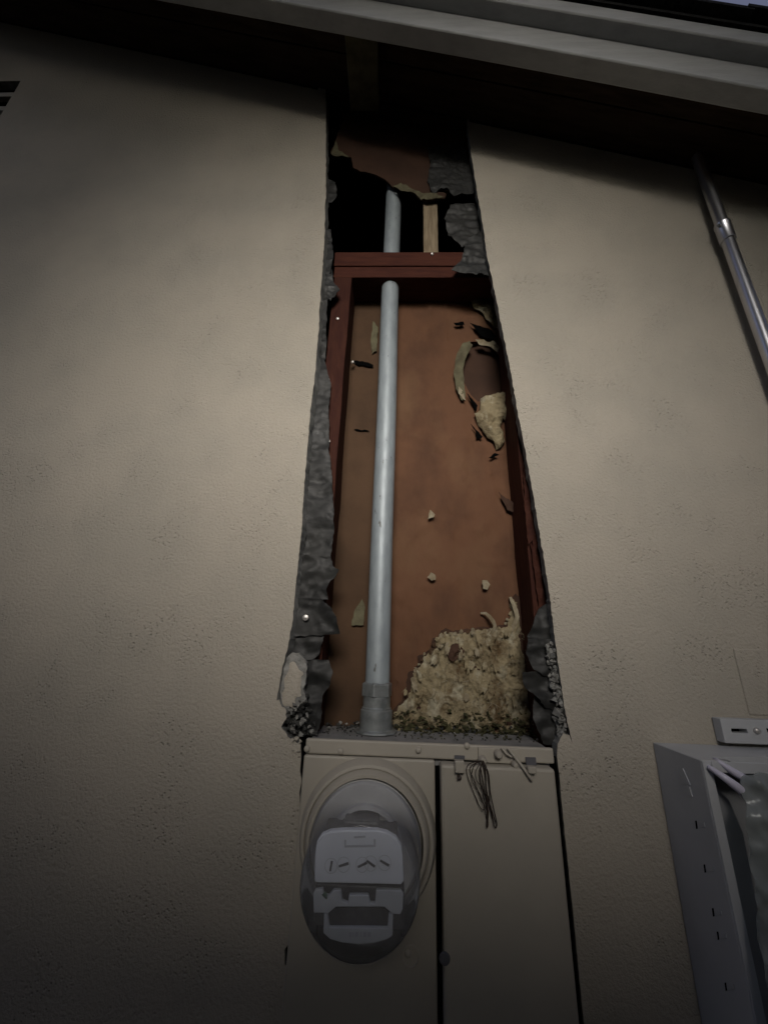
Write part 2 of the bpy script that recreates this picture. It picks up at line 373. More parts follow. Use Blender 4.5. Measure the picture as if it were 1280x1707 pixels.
# vent with slots at the far left
v = thing('wall_vent', ((vx0 + vx1) / 2, 0, vzb), 'beige slotted wall vent under the eave at the left edge', 'vent')
fr = MB(); fw = .0
sl_h, gap = .053, .022
z = vzt - .002; k = 0
sm = []
while z - sl_h - gap > vzb:
    zz = z - sl_h
    b = MB(); b.prism([(vx0, .004, zz - gap), (vx1, .004, zz - gap), (vx1, .004, zz), (vx0, .004, zz)], [(vx0, .020, zz - gap + .006), (vx1, .020, zz - gap + .006), (vx1, .020, zz + .006), (vx0, .020, zz + .006)])
    obj('slat', b, 'panel', v); z = zz - gap
b = MB(); b.box(vx0 - .02, vx1 + .02, .06, .065, vzb - .02, vzt + .02); obj('vent_back', b, 'black', v)  # solid black sheet fills in the dark behind the slots

# ------------------------------------------------------------------ roof edge
rf = thing('gable_roof', (0, -.1, 3.2), 'gable roof edge with dark soffit, pale barge boards and black shingles', 'roof')
def rake(mb, y0, y1, h0, h1, x0=-WX, x1=WX, mi=0):      # a member running along the rake; h is height at x = 0
    vs = [(x, y, h - RK * x) for x in (x0, x1) for y in (y0, y1) for h in (h0, h1)]
    return mb.add(vs, [(0, 1, 3, 2), (4, 6, 7, 5), (0, 4, 5, 1), (2, 3, 7, 6), (0, 2, 6, 4), (1, 5, 7, 3)], mi)
for i, (a, b_) in enumerate(((-.169, -.090), (-.087, -.002), (.001, .10), (.103, .25), (.253, .7), (.703, 1.64))):
    obj('soffit_board', rake(MB(), a, b_, 3.288 + .002 * (i % 2), 3.306), 'soffit', rf, bevel=.002)
def wavy_rake(y0, y1, h0, h1, seed, n=90):              # a slightly uneven old board
    mb = MB(); k = 0
    for i in range(n + 1):
        x = -WX + 2 * WX * i / n
        d = .003 * noise.noise(Vector((x * 1.7, seed, 0))) + .0012 * noise.noise(Vector((x * 9, seed, 3)))
        mb.v += [Vector((x, y, h - RK * x + d)) for y, h in ((y0, h0), (y1, h0), (y1, h1), (y0, h1))]
    for i in range(n):
        a = i * 4
        for q in range(4): mb.f.append([a + q, a + (q + 1) % 4, a + 4 + (q + 1) % 4, a + 4 + q]); mb.m.append(0)
    mb.f += [[3, 2, 1, 0], [4 * n, 4 * n + 1, 4 * n + 2, 4 * n + 3]]; mb.m += [0, 0]
    return mb
obj('barge_board', wavy_rake(-.209, -.170, 3.165, 3.286, 1.0), 'trim', rf, smooth=30, bevel=.003)
obj('trim_board', wavy_rake(-.240, -.172, 3.2475, 3.2965, 5.0, 92), 'trim', rf, smooth=30, bevel=.003)
obj('roof_deck', rake(MB(), -.242, 1.70, 3.309, 3.321), 'shingle', rf)
lk = MB(); xa, xb = fx(586, 110, -.05), fx(634, 110, -.05)
lk.box(xa, xb, -.1685, -.002, 3.225 - RK * xa - .02, 3.284 - RK * xb); obj('lookout', lk, 'olivepaper', rf, bevel=.003)
shm = MB(); shm.box(-.160, .160, -.018, .22, 0, .011); sh0 = None
for i in range(-14, 15):                                  # shingle tabs along the rake edge
    x = i * .292 + random.uniform(-.004, .004)
    hh = 3.323 + random.uniform(0, .003)
    if sh0 is None:
        sh0 = obj('shingle', shm, 'shingle', None, loc=(0, 0, 0)); sh0.parent = rf; o = sh0
    else:
        o = sh0.copy(); COL.objects.link(o)
    o.location = Vector((x, -.245 + random.uniform(-.003, .003), hh - RK * x + (.003 if i % 2 else 0))) - rf.location
    o.rotation_euler = (0, math.atan(RK) + .012, 0)
sht = MB(); rake(sht, -.02, 1.7, 3.335, 3.345); tag(obj('shingle_field', sht, 'shingle', rf), kind='stuff')

# ------------------------------------------------------------------ framing in the cavity
SY = .036; BY = .118
sx1 = fx(575, 600, SY); sx0 = sx1 - .045
def lumber(x0, x1, y0, y1, z0, z1, seed, n=24, axis='z'):   # a plank with slightly uneven faces
    mb = MB()
    a0, a1 = (z0, z1) if axis == 'z' else (x0, x1)
    for i in range(n + 1):
        t = a0 + (a1 - a0) * i / n
        for q, (p, y) in enumerate((((x0, x1) if axis == 'z' else (z0, z1))[s_], yy) for s_, yy in ((0, y0), (1, y0), (1, y1), (0, y1))):
            d = .0016 * noise.noise(Vector((t * 9, q * 3.3, seed))) + .0007 * noise.noise(Vector((t * 60, q * 3.3, seed)))
            mb.v.append(Vector((p + d, y + d, t)) if axis == 'z' else Vector((t, y + d, p + d)))
    for i in range(n):
        a = i * 4
        for q in range(4): mb.f.append([a + q, a + (q + 1) % 4, a + 4 + (q + 1) % 4, a + 4 + q]); mb.m.append(0)
    mb.f += [[3, 2, 1, 0], [4 * n, 4 * n + 1, 4 * n + 2, 4 * n + 3]]; mb.m += [0, 0]
    return mb
bz0, bz1, bz2 = fz(660, 461, SY), fz(660, 443, SY), fz(660, 420, SY)
ls = thing('wall_stud', (sx0, SY, 1.0), 'red stained vertical stud on the left side of the opening', 'stud')
obj('timber', lumber(sx0, sx1, SY, BY - .001, .95, bz0 - .001, 2.0, 60), 'redwood', ls, bevel=.002)
nl = MB(); nl.lathe((0, 0, 0), [(.0, -.004), (.0035, -.003), (.004, -.001), (.0018, .0), (.0018, .012)], 'y', 8)
n0 = None
for (px, py, yy) in ((563, 532, SY), (548, 633, SY), (548, 736, SY - .004), (558, 486, SY - .002), (588, 604, .10)):
    q = P(px, py, yy)
    if n0 is None: n0 = obj('nail', nl, 'nail', None, smooth=50, loc=(0, 0, 0)); n0.parent = ls; n0.location = q - ls.location
    else: c = dup(n0, ls, q); c.rotation_euler = (random.uniform(-.5, .5), 0, random.uniform(-.6, .6))
rx0 = fx(874, 860, SY)
rs = thing('wall_stud', (rx0, SY, 1.0), 'dark red splintered stud half hidden behind the right edge of the opening', 'stud')
obj('timber', lumber(rx0, rx0 + .045, SY, BY - .001, .95, bz0 - .001, 5.0, 60), 'redwood', rs, bevel=.002)
for pts in ([(866, 700), (884, 790), (893, 850), (898, 905), (890, 930), (884, 880), (878, 800)], [(872, 770), (879, 800), (888, 900), (880, 908), (874, 850)], [(884, 905), (897, 930), (906, 985), (898, 1010), (890, 950)]):
    m_ = MB(); yy = SY - .006 + random.uniform(-.002, .002); patch(m_, pxl(pts, yy, 6, 1.6, pts[0][1]), yy, wrinkle(.003, 40, 3), .006, .0025); obj('splinter', m_, 'redwood', rs)
fbm = thing('fire_block', (-.01, SY, bz0), 'horizontal red stained double block crossing the opening below the black void', 'beam')
obj('upper_block', lumber(sx0 - .004, rx0 + .10, SY, BY, bz1 + .0008, bz2, 8.0, 30, 'x'), 'redwood_h', fbm, bevel=.002)
obj('lower_block', lumber(sx0 - .002, rx0 + .10, SY + .002, BY - .002, bz0, bz1 - .0008, 11.0, 30, 'x'), 'redwood_h', fbm, bevel=.002)
c = dup(n0, fbm, P(720, 424, SY - .001)); c.rotation_euler = (.5, 0, .3)

# pale stick above the beam
st = MB(); ax, bx = fx(706, 400, .045), fx(730, 400, .045)
st = lumber(ax, bx, .045, .062, bz2 + .001, fz(718, 300, .045), 14.0, 30)
tag(obj('wood_lath', st, 'pale_wood', bevel=.001), 'pale raw wooden lath standing on the red block beside the upper conduit', 'stick')

# torn brown board closing the top of the cavity
tb = MB(); TY = .034
tpts = [(545, 150), (548, 262), (552, 272), (585, 262), (588, 278), (600, 285), (622, 290), (642, 300), (655, 312), (668, 311), (680, 315), (692, 324), (702, 332), (715, 333), (741, 330), (744, 323), (730, 319), (738, 316), (752, 320), (757, 326), (775, 321), (800, 321), (815, 321), (800, 150)]
tpts = [(565, 150), (572, 200), (560, 232), (551, 255), (556, 262), (585, 262)] + tpts[4:]
patch(tb, pxl(tpts, TY, 4, 1.6, 3), TY, wrinkle(.003, 14, 6), .012, .006)
tbo = tag(obj('torn_board', tb, 'kraft_deep', smooth=40), 'dark brown board with a ragged lower edge at the top of the opening', 'board')
for i, (pts, mm) in enumerate((([(712, 245), (770, 235), (790, 300), (798, 322), (757, 325), (748, 316), (735, 314), (722, 322), (712, 300), (718, 270)], 'felt'), ([(560, 235), (552, 256), (557, 261), (582, 261), (566, 252)], 'olivepaper'), ([(655, 311), (692, 323), (702, 332), (740, 329), (728, 322), (702, 322), (690, 316), (668, 304)], 'olivepaper'))):
    m_ = MB(); yy = TY - .005; patch(m_, pxl(pts, yy, 4, 1.5, 20 + i), yy, wrinkle(.004, 30, 3 + i), .006, .002); obj('torn_layer', m_, mm, tbo)

# backing boards, the right one with a torn oval hole
px_split = fx(640, 800, BY)
bl = MB(); zb0, zb1 = 1.56, bz1
patch(bl, [(sx0, zb0), (px_split - .001, zb0), (px_split - .001, zb1), (sx0, zb1)], BY, wrinkle(.003, 6, 1), .03, .010)
blo = tag(obj('backing_board', bl, 'kraft_olive', smooth=40), 'narrow olive brown backing board between the left stud and the conduit', 'board')
def board_part(name, pts, y, mm, seed, amp=.003, f=40, thick=.0015, grid=.005, parent=None, rough=1.4, dome=0.0, domew=.02):
    m_ = MB(); wr = wrinkle(amp, f, seed)
    patch(m_, pxl(pts, y, 4, rough, seed), y, lambda x, z, e: wr(x, z, e) - dome * min(1.0, e / domew) ** .6, grid, thick)
    return obj(name, m_, mm, parent, smooth=50)
board_part('paper_scrap', [(622, 535), (630, 545), (628, 585), (620, 590), (618, 565)], BY - .006, 'olivepaper', 31, parent=blo)
board_part('paper_scrap', [(604, 998), (608, 1010), (606, 1042), (586, 1042), (590, 1020)], BY - .006, 'olivepaper', 32, parent=blo)
board_part('crack_dark', [(585, 601), (604, 602), (622, 608), (622, 612), (600, 609)], BY - .0045, 'black', 33, amp=.0003, parent=blo, thick=.0006)  # flat black slivers stand for the dark inside the cracks
board_part('crack_dark', [(590, 716), (612, 717), (616, 719), (600, 719)], BY - .0045, 'black', 34, amp=.0003, parent=blo, thick=.0006)
oval = [(772, 582), (782, 572), (800, 568), (815, 572), (828, 585), (842, 610), (850, 640), (848, 655), (830, 662), (812, 668), (796, 672), (784, 660), (772, 640), (764, 615)]
br = MB()
hole = pxl(oval, BY, 5, 1.5, 40)
def kdisp(x, z, e): return wrinkle(.004, 5, 2)(x, z, e) + .0018 * N3(x, z, 30, 7) - .0032 * max(0, 1 - abs(N3(x * 1.8, z * .5, 9, 12)) * 9) - .002 * max(0, 1 - abs(N3(x * .6 + z * .3, z * 1.3, 14, 15)) * 10) - (.004 * max(0, 1 - e / .012) if e < .012 else 0)
patch(br, [(px_split + .001, zb0), (rx0 + .03, zb0), (rx0 + .03, zb1), (px_split + .001, zb1)], BY, kdisp, .0075, .010, holes=[hole])
bro = tag(obj('backing_board', br, 'kraft', smooth=40), 'wide reddish brown backing board with torn patches to the right of the conduit', 'board')
ib = MB(); ow = [P(p[0], p[1], BY + .03) for p in oval]
patch(ib, [(min(q.x for q in ow) - .05, min(q.z for q in ow) - .05), (max(q.x for q in ow) + .05, min(q.z for q in ow) - .05), (max(q.x for q in ow) + .05, max(q.z for q in ow) + .05), (min(q.x for q in ow) - .05, max(q.z for q in ow) + .05)], BY + .016, wrinkle(.002, 9, 3), .02, .004)
obj('inner_layer', ib, 'kraft_deep', bro, smooth=40)
board_part('torn_rim', [(770, 573), (783, 568), (788, 575), (778, 592), (772, 612), (773, 640), (776, 662), (770, 668), (760, 648), (756, 622), (760, 595)], BY - 0.0120, 'olivepaper', 41, parent=bro, dome=.002, domew=.01)
board_part('torn_rim', [(792, 566), (806, 565), (812, 570), (822, 567), (832, 578), (830, 588), (818, 578), (808, 576), (798, 574)], BY - 0.0120, 'paper', 42, parent=bro)
board_part('torn_flap', [(764, 645), (772, 652), (776, 668), (770, 664), (764, 655)], BY - 0.0150, 'paper', 43, parent=bro)
board_part('fibre_patch', [(801, 664), (818, 658), (832, 655), (842, 647), (851, 652), (852, 695), (846, 702), (838, 698), (834, 712), (842, 735), (834, 746), (828, 748), (822, 735), (812, 730), (803, 715), (796, 705), (790, 690), (800, 684)], BY - 0.0110, 'fibre', 44, amp=.008, f=45, parent=bro, dome=.012, domew=.012, grid=.0035)
board_part('fibre_patch', [(762, 482), (790, 474), (822, 478), (830, 510), (838, 548), (824, 545), (812, 534), (803, 520), (790, 514), (782, 497), (770, 492)], BY - 0.0100, 'fibre', 45, amp=.004, f=45, parent=bro, dome=.004)
board_part('tear_dark', [(756, 538), (772, 536), (774, 541), (760, 543)], BY - 0.0115, 'black', 46, amp=.0003, parent=bro, thick=.0006)  # flat black patches stand for the dark inside the torn holes
board_part('tear_dark', [(783, 538), (800, 543), (818, 550), (826, 560), (822, 566), (806, 563), (796, 552)], BY - 0.0115, 'black', 47, amp=.0003, parent=bro, thick=.0006)
board_part('tear_dark', [(784, 706), (795, 718), (804, 728), (802, 731), (794, 731), (792, 718)], BY - 0.0115, 'black', 48, amp=.0003, parent=bro, thick=.0006)
board_part('tear_dark', [(778, 655), (786, 664), (796, 676), (794, 686), (786, 672)], BY - 0.0115, 'black', 49, amp=.0003, parent=bro, thick=.0006)
board_part('tear_dark', [(824, 755), (832, 758), (820, 764), (814, 763)], BY - 0.0115, 'black', 50, amp=.0003, parent=bro, thick=.0006)
board_part('paper_scrap', [(717, 849), (725, 858), (723, 862), (713, 865)], BY - 0.0130, 'paper', 51, parent=bro, grid=.003)
board_part('paper_scrap', [(718, 954), (725, 958), (726, 966), (719, 968), (712, 962)], BY - 0.0130, 'paper', 52, parent=bro, grid=.003)
board_part('paper_scrap', [(804, 967), (812, 967), (817, 974), (812, 983), (805, 981)], BY - 0.0130, 'paper', 53, parent=bro, grid=.003)
board_part('raised_flap', [(830, 820), (850, 835), (866, 850), (866, 856), (845, 850)], BY - 0.0150, 'kraft_deep', 54, parent=bro)
# the large fibrous patch at the foot: lumpy, with two curls of torn paper
big = [(652, 1215), (656, 1190), (672, 1172), (684, 1150), (688, 1122), (700, 1112), (706, 1094), (722, 1086), (726, 1068), (746, 1052), (757, 1058), (775, 1054), (800, 1050), (822, 1048), (842, 1046), (850, 1030), (849, 1008), (854, 998), (862, 1004), (862, 1022), (866, 1036), (866, 1056), (868, 1080), (876, 1110), (884, 1150), (892, 1215)]
m_ = MB()
def bigd(x, z, e):
    d = min(1, e / .012)
    return -d * max(-.002, .006 + .012 * N3(x, z, 30, 1) + .009 * abs(N3(x, z, 64, 5)) + .004 * N3(x, z, 150, 9))
patch(m_, pxl(big, BY - .005, 3, 3.6, 60), BY - .005, bigd, .0033, .002)
fpo = obj('fibre_patch', m_, 'fibre', bro, smooth=60)
cx_, cy_ = 790, 1140
board_part('torn_rim', [(cx_ + (a_ - cx_) * 1.075, min(1213, cy_ + (b_ - cy_) * 1.06)) for a_, b_ in big], BY - .0042, 'kraft_deep', 59, amp=.002, f=60, parent=bro, rough=3.6, grid=.006)
rb = random.Random(77)
for i in range(4, 18):
    for t_ in (.2, .6):
        a_ = big[i][0] + (big[i + 1][0] - big[i][0]) * t_ + rb.uniform(-3, 2); b_ = big[i][1] + (big[i + 1][1] - big[i][1]) * t_ + rb.uniform(-4, 3)
        if 846 < a_ and b_ < 1040: continue
        r_ = rb.uniform(3, 7); an = rb.uniform(0, 6)
        board_part('paper_flake', [(a_ + math.cos(an + k_) * r_ * rb.uniform(.5, 1.1), b_ + math.sin(an + k_) * r_ * rb.uniform(.5, 1.1)) for k_ in (0, 1.1, 2.1, 3.3, 4.2, 5.3)], BY - .008 - rb.uniform(0, .003), rb.choice(('fibre', 'paper', 'kraft_olive')), 200 + i, amp=.005, f=80, parent=bro, grid=.003, rough=1.6)
def ribbon(name, pxs, y, wd, mm, parent):
    m2 = MB(); q = [P(a, b, y + dy) for a, b, dy in pxs]
    for i, p in enumerate(q):
        t = (q[min(i + 1, len(q) - 1)] - q[max(i - 1, 0)]).normalized(); s_ = Vector((t.z, 0, -t.x)) * wd * (.5 + .5 * math.sin(math.pi * (i + .6) / len(q)))
        m2.v += [p - s_, p + s_, p + s_ + Vector((0, .0012, 0)), p - s_ + Vector((0, .0012, 0))]
    for i in range(len(q) - 1):
        a = 4 * i
        for k_ in range(4): m2.f.append([a + k_, a + (k_ + 1) % 4, a + 4 + (k_ + 1) % 4, a + 4 + k_]); m2.m.append(0)
    return obj(name, m2, mm, parent, smooth=50)
ribbon('paper_curl', [(801, 1022, -.006), (809, 1022, -.012), (816, 1028, -.016), (822, 1036, -.018), (825, 1044, -.016), (820, 1054, -.012), (815, 1062, -.008)], BY - .004, .0038, 'paper', bro)
ribbon('paper_curl', [(850, 995, -.004), (854, 1004, -.010), (859, 1016, -.014), (862, 1028, -.014), (858, 1040, -.012), (852, 1052, -.010)], BY - .006, .0045, 'paper', bro)
board_part('torn_layer', [(745, 1082), (756, 1073), (768, 1074), (774, 1084), (767, 1096), (755, 1103), (746, 1095)], BY - .020, 'kraft_deep', 61, amp=.008, f=60, parent=bro, grid=.0025, rough=2.4)
rt = random.Random(17)
for k_ in range(56):                                       # torn flakes of the paper, lying on the patch like scales
    px_, py_ = rt.uniform(672, 872), rt.uniform(1052, 1190)
    if px_ < 684 + (1140 - py_) * .62: continue
    a = rt.uniform(-.5, .5); ln, wd_ = rt.uniform(5, 13), rt.uniform(2.5, 6)
    pts = [(px_ + (u_ * math.cos(a) * wd_ - v_ * math.sin(a) * ln), py_ + (u_ * math.sin(a) * wd_ + v_ * math.cos(a) * ln)) for u_, v_ in ((-.8, -.9), (0, -1.1), (.9, -.7), (1, .1), (.5, .9), (-.1, .6), (-.6, 1.1), (-1, .2))]
    m2 = MB(); tilt = rt.uniform(-.25, .35); y_ = BY - .019 - rt.uniform(0, .004); c0 = P(px_, py_, y_)
    wv = wrinkle(.003, 110, k_)
    patch(m2, pxl(pts, y_, 3, 1.3, 70 + k_), y_, lambda x, z, e: wv(x, z, e) + tilt * (z - c0.z), .0028, .0006)
    obj('paper_flake', m2, rt.choice(('paper', 'fibre', 'fibre', 'fibre', 'fibre')), bro, smooth=60)
fm = MB()
for k_ in range(330):                                      # loose fibres
    px_, py_ = rt.uniform(668, 876), rt.uniform(1050, 1195)
    if px_ < 680 + (1140 - py_) * .62: continue
    p0 = P(px_, py_, BY - .014); d_ = Vector((rt.gauss(0, .004), -abs(rt.gauss(0, .003)) - .001, rt.gauss(-.002, .004)))
    fm.tube([p0, p0 + d_ * .6 + Vector((rt.gauss(0, .0015), 0, 0)), p0 + d_ * 1.4], [.0005, .0004, .0002], 4)
tag(obj('loose_fibres', fm, 'paper', bro), kind='stuff')
mb_ = MB()
for k_ in range(260):                                      # dark mouldy clots along the foot of the board
    x = rt.uniform(P(655, 1200, BY).x, rx0 + .01); t_ = rt.random()
    mb_.rock((x, BY - .012 - rt.uniform(0, .016), 1.604 + .036 * t_ ** 1.8), rt.uniform(.002, .008) * (1.1 - .5 * t_), 0 if rt.random() < .8 else 1, (1.2, .8, .8), k_)
tag(obj('mould_clots', mb_, ['mould', 'fibre'], bro, smooth=60), kind='stuff')

# ------------------------------------------------------------------ service conduit
CY = .070; cxp = (fx(629, 1100, CY) + fx(651.5, 480, CY)) / 2; cr = .0225
zbox = 1.604
cd_ = thing('conduit', (cxp, CY, zbox), 'galvanised grey conduit standing in the opening and passing through the red block', 'pipe')
mb = MB(); zz = [zbox + .045 + i * .06 for i in range(32)]
mb.tube([(cxp + .0006 * math.sin(z_ * 9), CY, z_) for z_ in zz], cr, 36); obj('pipe', mb, 'galv', cd_, smooth=40)
znut0, znut1 = fz(624, 1163, CY - .02), fz(624, 1141, CY - .02)
mb = MB(); mb.lathe((cxp, CY, 0), [(.0235, znut1 + .003), (.0285, znut1), (.0285, znut0 + .002), (.0270, znut0)], 'z', 6, a0=.35); obj('compression_nut', mb, 'fitting', cd_, bevel=.0012)
zb_ = zbox
mb = MB(); mb.lathe((cxp, CY, 0), [(.0245, znut0 + .001), (.0245, znut0 - .016), (.0262, znut0 - .018), (.0262, znut0 - .020), (.0285, znut0 - .022), (.029, zb_ + .006), (.031, zb_ + .004), (.031, zb_ + .0005)], 'z', 36); obj('hub', mb, 'fitting', cd_, smooth=35)
mb = MB(); mb.lathe((cxp, CY, 0), [(.036, zb_ + .0045), (.038, zb_ + .003), (.038, zb_ + .0006)], 'z', 12); obj('locknut', mb, 'fitting', cd_, bevel=.001)

# ------------------------------------------------------------------ tar paper at both sides
def flap(parent, pts, y, seed, amp=.005, f=22, curl=0.0, mm='felt', grid=.0045):
    m_ = MB(); wr = wrinkle(amp, f, seed, (.8, 1.9))
    fold = lambda x, z: -.0045 * (1 - abs(N3(x * .5, z, 19, seed + 2)) * 2.4) - .0012 * (1 - abs(N3(x, z * .8, 55, seed + 5)) * 2.2)
    patch(m_, pxl(pts, y, 4, 1.5, seed), y, lambda x, z, e: min(.008, wr(x, z, e) + max(-.006, fold(x, z)) - curl * max(0, 1 - e / .02)), grid, .0012)
    return obj('paper_flap', m_, mm, parent, smooth=50)
tp = thing('tar_paper', P(520, 1150, .024), 'torn black tar paper hanging along the left edge of the opening', 'tar paper')
FY = .0255
flap(tp, [(528, 430), (552, 440), (556, 470), (562, 486), (553, 500), (546, 505), (544, 540), (545, 575), (541, 600), (547, 625), (552, 640), (548, 680), (549, 720), (549, 745), (553, 790), (556, 845), (557, 885), (552, 930), (500, 935), (478, 935), (490, 860), (498, 780), (505, 700), (512, 620), (518, 540)], FY, 101, .0045, 20)
flap(tp, [(478, 925), (552, 928), (556, 945), (566, 950), (560, 962), (551, 968), (545, 982), (548, 1000), (490, 1005), (468, 1000)], FY - .003, 102, .006, 24, .003)
flap(tp, [(470, 996), (535, 998), (552, 1012), (562, 1030), (567, 1057), (545, 1058), (500, 1060), (462, 1058)], FY - .007, 103, .006, 20, .003)
flap(tp, [(466, 1050), (542, 1056), (532, 1092), (518, 1100), (480, 1104), (458, 1096)], FY - .002, 104, .006, 26)
flap(tp, [(495, 1098), (548, 1100), (555, 1118), (550, 1142), (538, 1160), (536, 1200), (528, 1222), (490, 1225)], FY - .001, 105, .005, 24)
flap(tp, [(540, 300), (560, 305), (562, 330), (553, 340), (541, 338)], FY, 106, .003, 30)
flap(tp, [(536, 380), (552, 385), (556, 430), (550, 462), (532, 455)], FY - .002, 107, .004, 30)
flap(tp, [(548, 478), (562, 480), (567, 486), (560, 496), (552, 505), (546, 500)], FY - .007, 108, .004, 40, .003, grid=.004)
q = P(510, 1030, FY - .012); c = dup(n0, tp, q); c.scale = (1.5, 1.5, 1.5)
tr_ = thing('tar_paper', P(905, 1150, .024), 'torn black tar paper scraps along the right edge of the opening', 'tar paper')
flap(tr_, [(740, 365), (750, 345), (790, 340), (815, 360), (818, 400), (770, 412), (748, 395)], FY + .014, 111, .005, 20)
flap(tr_, [(778, 398), (800, 392), (822, 396), (838, 470), (810, 462), (775, 456), (752, 452), (768, 436)], FY - .004, 112, .005, 30, .002)
flap(tr_, [(895, 1020), (915, 1000), (935, 1005), (940, 1070), (900, 1072), (878, 1062)], FY, 113, .006, 24)
flap(tr_, [(878, 1064), (930, 1066), (935, 1110), (915, 1130), (888, 1116), (876, 1090)], FY - .004, 114, .006, 26)
flap(tr_, [(868, 1120), (905, 1118), (925, 1130), (930, 1185), (908, 1180), (888, 1158), (872, 1145)], FY - .002, 115, .007, 26, .003)
flap(tr_, [(890, 1160), (915, 1150), (945, 1190), (962, 1246), (905, 1240), (888, 1200)], FY - .001, 116, .005, 30)

# ------------------------------------------------------------------ broken stucco and rubble
fg = MB(); fy = .004
fgp = [(477, 1118), (482, 1106), (488, 1100), (493, 1102), (497, 1110), (503, 1108), (506, 1120), (503, 1128), (502, 1150), (504, 1160), (494, 1166), (490, 1181), (474, 1179), (467, 1177), (470, 1145)]
fgp2 = [(474, 1100), (484, 1090), (497, 1088), (504, 1095), (511, 1104), (511, 1128), (507, 1152), (510, 1166), (500, 1174), (494, 1186), (480, 1184), (466, 1182), (468, 1140)]
patch(fg, pxl(fgp2, fy + .003, 4, 2.4, 123), fy + .003, lambda x, z, e: .003 * N3(x, z, 90, 2), .004, .011, 1, 1)
patch(fg, pxl(fgp, fy, 4, 2.3, 121), fy, lambda x, z, e: .0015 * N3(x, z, 40, 2) + .004 * max(0, 1 - e / .006), .005, .012, 0, 1)
M['pale'] = mat('pale_stucco_break', (.50, .465, .40), .8, spec=.2, var=(.42, .39, .335), vscale=30, bump=.6, bscale=120, bdist=.003)
tag(obj('stucco_fragment', fg, ['stucco', 'mortar'], smooth=45), 'loose pale stucco fragment at the lower left corner of the opening', 'fragment')
def pile(name, n, region, mats, rng, label, cat, parent=None, seed=0, sq=(1, 1, 1)):
    rnd = random.Random(seed); m_ = MB()
    for i in range(n):
        p = region(rnd); m_.rock(p, rnd.uniform(*rng) * (1 if rnd.random() < .8 else 1.6), rnd.randrange(len(mats)), sq, i + seed)
    o = obj(name, m_, mats, parent); return tag(o, label, cat, kind='stuff')
def px_region(a, b, y0, y1):
    def f(rn):
        t = rn.random(); u_ = rn.random()
        (x0, yy0), (x1, yy1), (x2, yy2), (x3, yy3) = a[0], a[1], b[0], b[1]
        px_ = (x0 * (1 - t) + x1 * t) * (1 - u_) + (x2 * (1 - t) + x3 * t) * u_; py_ = (yy0 * (1 - t) + yy1 * t) * (1 - u_) + (yy2 * (1 - t) + yy3 * t) * u_
        return P(px_, py_, rn.uniform(y0, y1))
    return f
pile('mortar_crumbs', 320, px_region([(910, 1070), (927, 1066)], [(930, 1232), (947, 1222)], .008, .026), ['mortar', 'mortar', 'cement'], (.0014, .0066), 'pale broken mortar crumbling along the lower right edge of the opening', 'mortar', seed=3)
pile('rubble', 260, px_region([(484, 1172), (512, 1158)], [(474, 1224), (532, 1226)], .004, .045), ['rubble', 'rubble', 'rubble', 'mortar'], (.0012, .0058), 'dark crumbled rubble in the lower left corner of the opening', 'rubble', seed=11)
rnd = random.Random(5); m_ = MB()
for i in range(900):
    x = rnd.uniform(sx0 + .03, rx0 + .04); y = rnd.uniform(.03, BY - .006)
    if (x - cxp) ** 2 + (y - CY) ** 2 < .040 ** 2: continue
    back = (y - .03) / (BY - .03)
    if rnd.random() > .25 + .75 * back: continue
    m_.rock((x, y, zbox + .0005 + rnd.random() ** 2 * .012 * back), rnd.uniform(.0008, .0045) * (.5 + .7 * back), 0 if x > 0 and rnd.random() < .6 else 1 if rnd.random() < .85 else 2, (1, 1, .8), i)
tag(obj('debris', m_, ['mould', 'rubble', 'mortar']), 'mouldy crumbs and grit lying on the dusty top of the meter panel', 'debris', kind='stuff')
pile('tar_crumbs', 26, px_region([(514, 660), (521, 660)], [(506, 800), (512, 800)], .008, .024), ['felt', 'black'], (.0012, .0032), 'black tar crumbs stuck on the left cut edge of the stucco', 'crumbs', seed=21)
pile('edge_grit', 40, px_region([(806, 385), (815, 385)], [(826, 500), (834, 500)], .006, .022), ['cement', 'mortar', 'rubble'], (.0015, .004), 'grey grit on the right cut edge beside the red block', 'grit', seed=31)

# ------------------------------------------------------------------ meter panel
pxl0, pxr0 = fx(507.5, 1275, -.004), fx(923.0, 1275, -.004)
xg_ = fx(726.5, 1290, -.012)
pn = thing('meter_panel', ((pxl0 + pxr0) / 2, 0, .90), 'beige painted electric meter panel set flush in the wall below the opening', 'electric panel')
b = MB(); b.box(pxl0 + .004, pxr0 - .004, .003, BY - .004, .90, zbox - .0005); obj('enclosure', b, 'dusty', pn, bevel=.002)
b = MB(); b.box(xg_ - .004, xg_ + .010, -.0004, .0026, .902, zbox - .03); obj('joint_back', b, 'black', pn)  # black strip paints in the shade between cover and door
b = MB(); b.box(pxl0 - .012, pxl0 + .003, .006, .05, .90, zbox - .004); obj('gap_back', b, 'black', pn)  # black backings paint in the dark of both side gaps
b = MB(); b.box(pxr0 - .003, pxr0 + .014, .006, .05, .90, zbox - .012); obj('gap_back', b, 'black', pn)
zf0, zf1 = fz(700, 1264, -.006), fz(700, 1238, -.006)
b = MB(); b.box(pxl0, pxr0, -.008, -.0005, zf0, zf1); obj('top_flange', b, 'panel', pn, bevel=.0025)
xg = fx(726.5, 1290, -.012)
b = MB(); b.box(pxl0 - .001, xg - .001, -.010, -.0005, .90, zf0 - .0012); obj('meter_cover', b, 'panel', pn, bevel=.003)
b = MB(); b.box(xg + .0062, fx(929.5, 1330, -.026), -.026, -.0005, .90, zf0 - .0025); obj('breaker_door', b, 'panel', pn, bevel=.004)
mcx, mcz = P(611.5, 1402, -.026).x, P(611.5, 1402, -.026).z
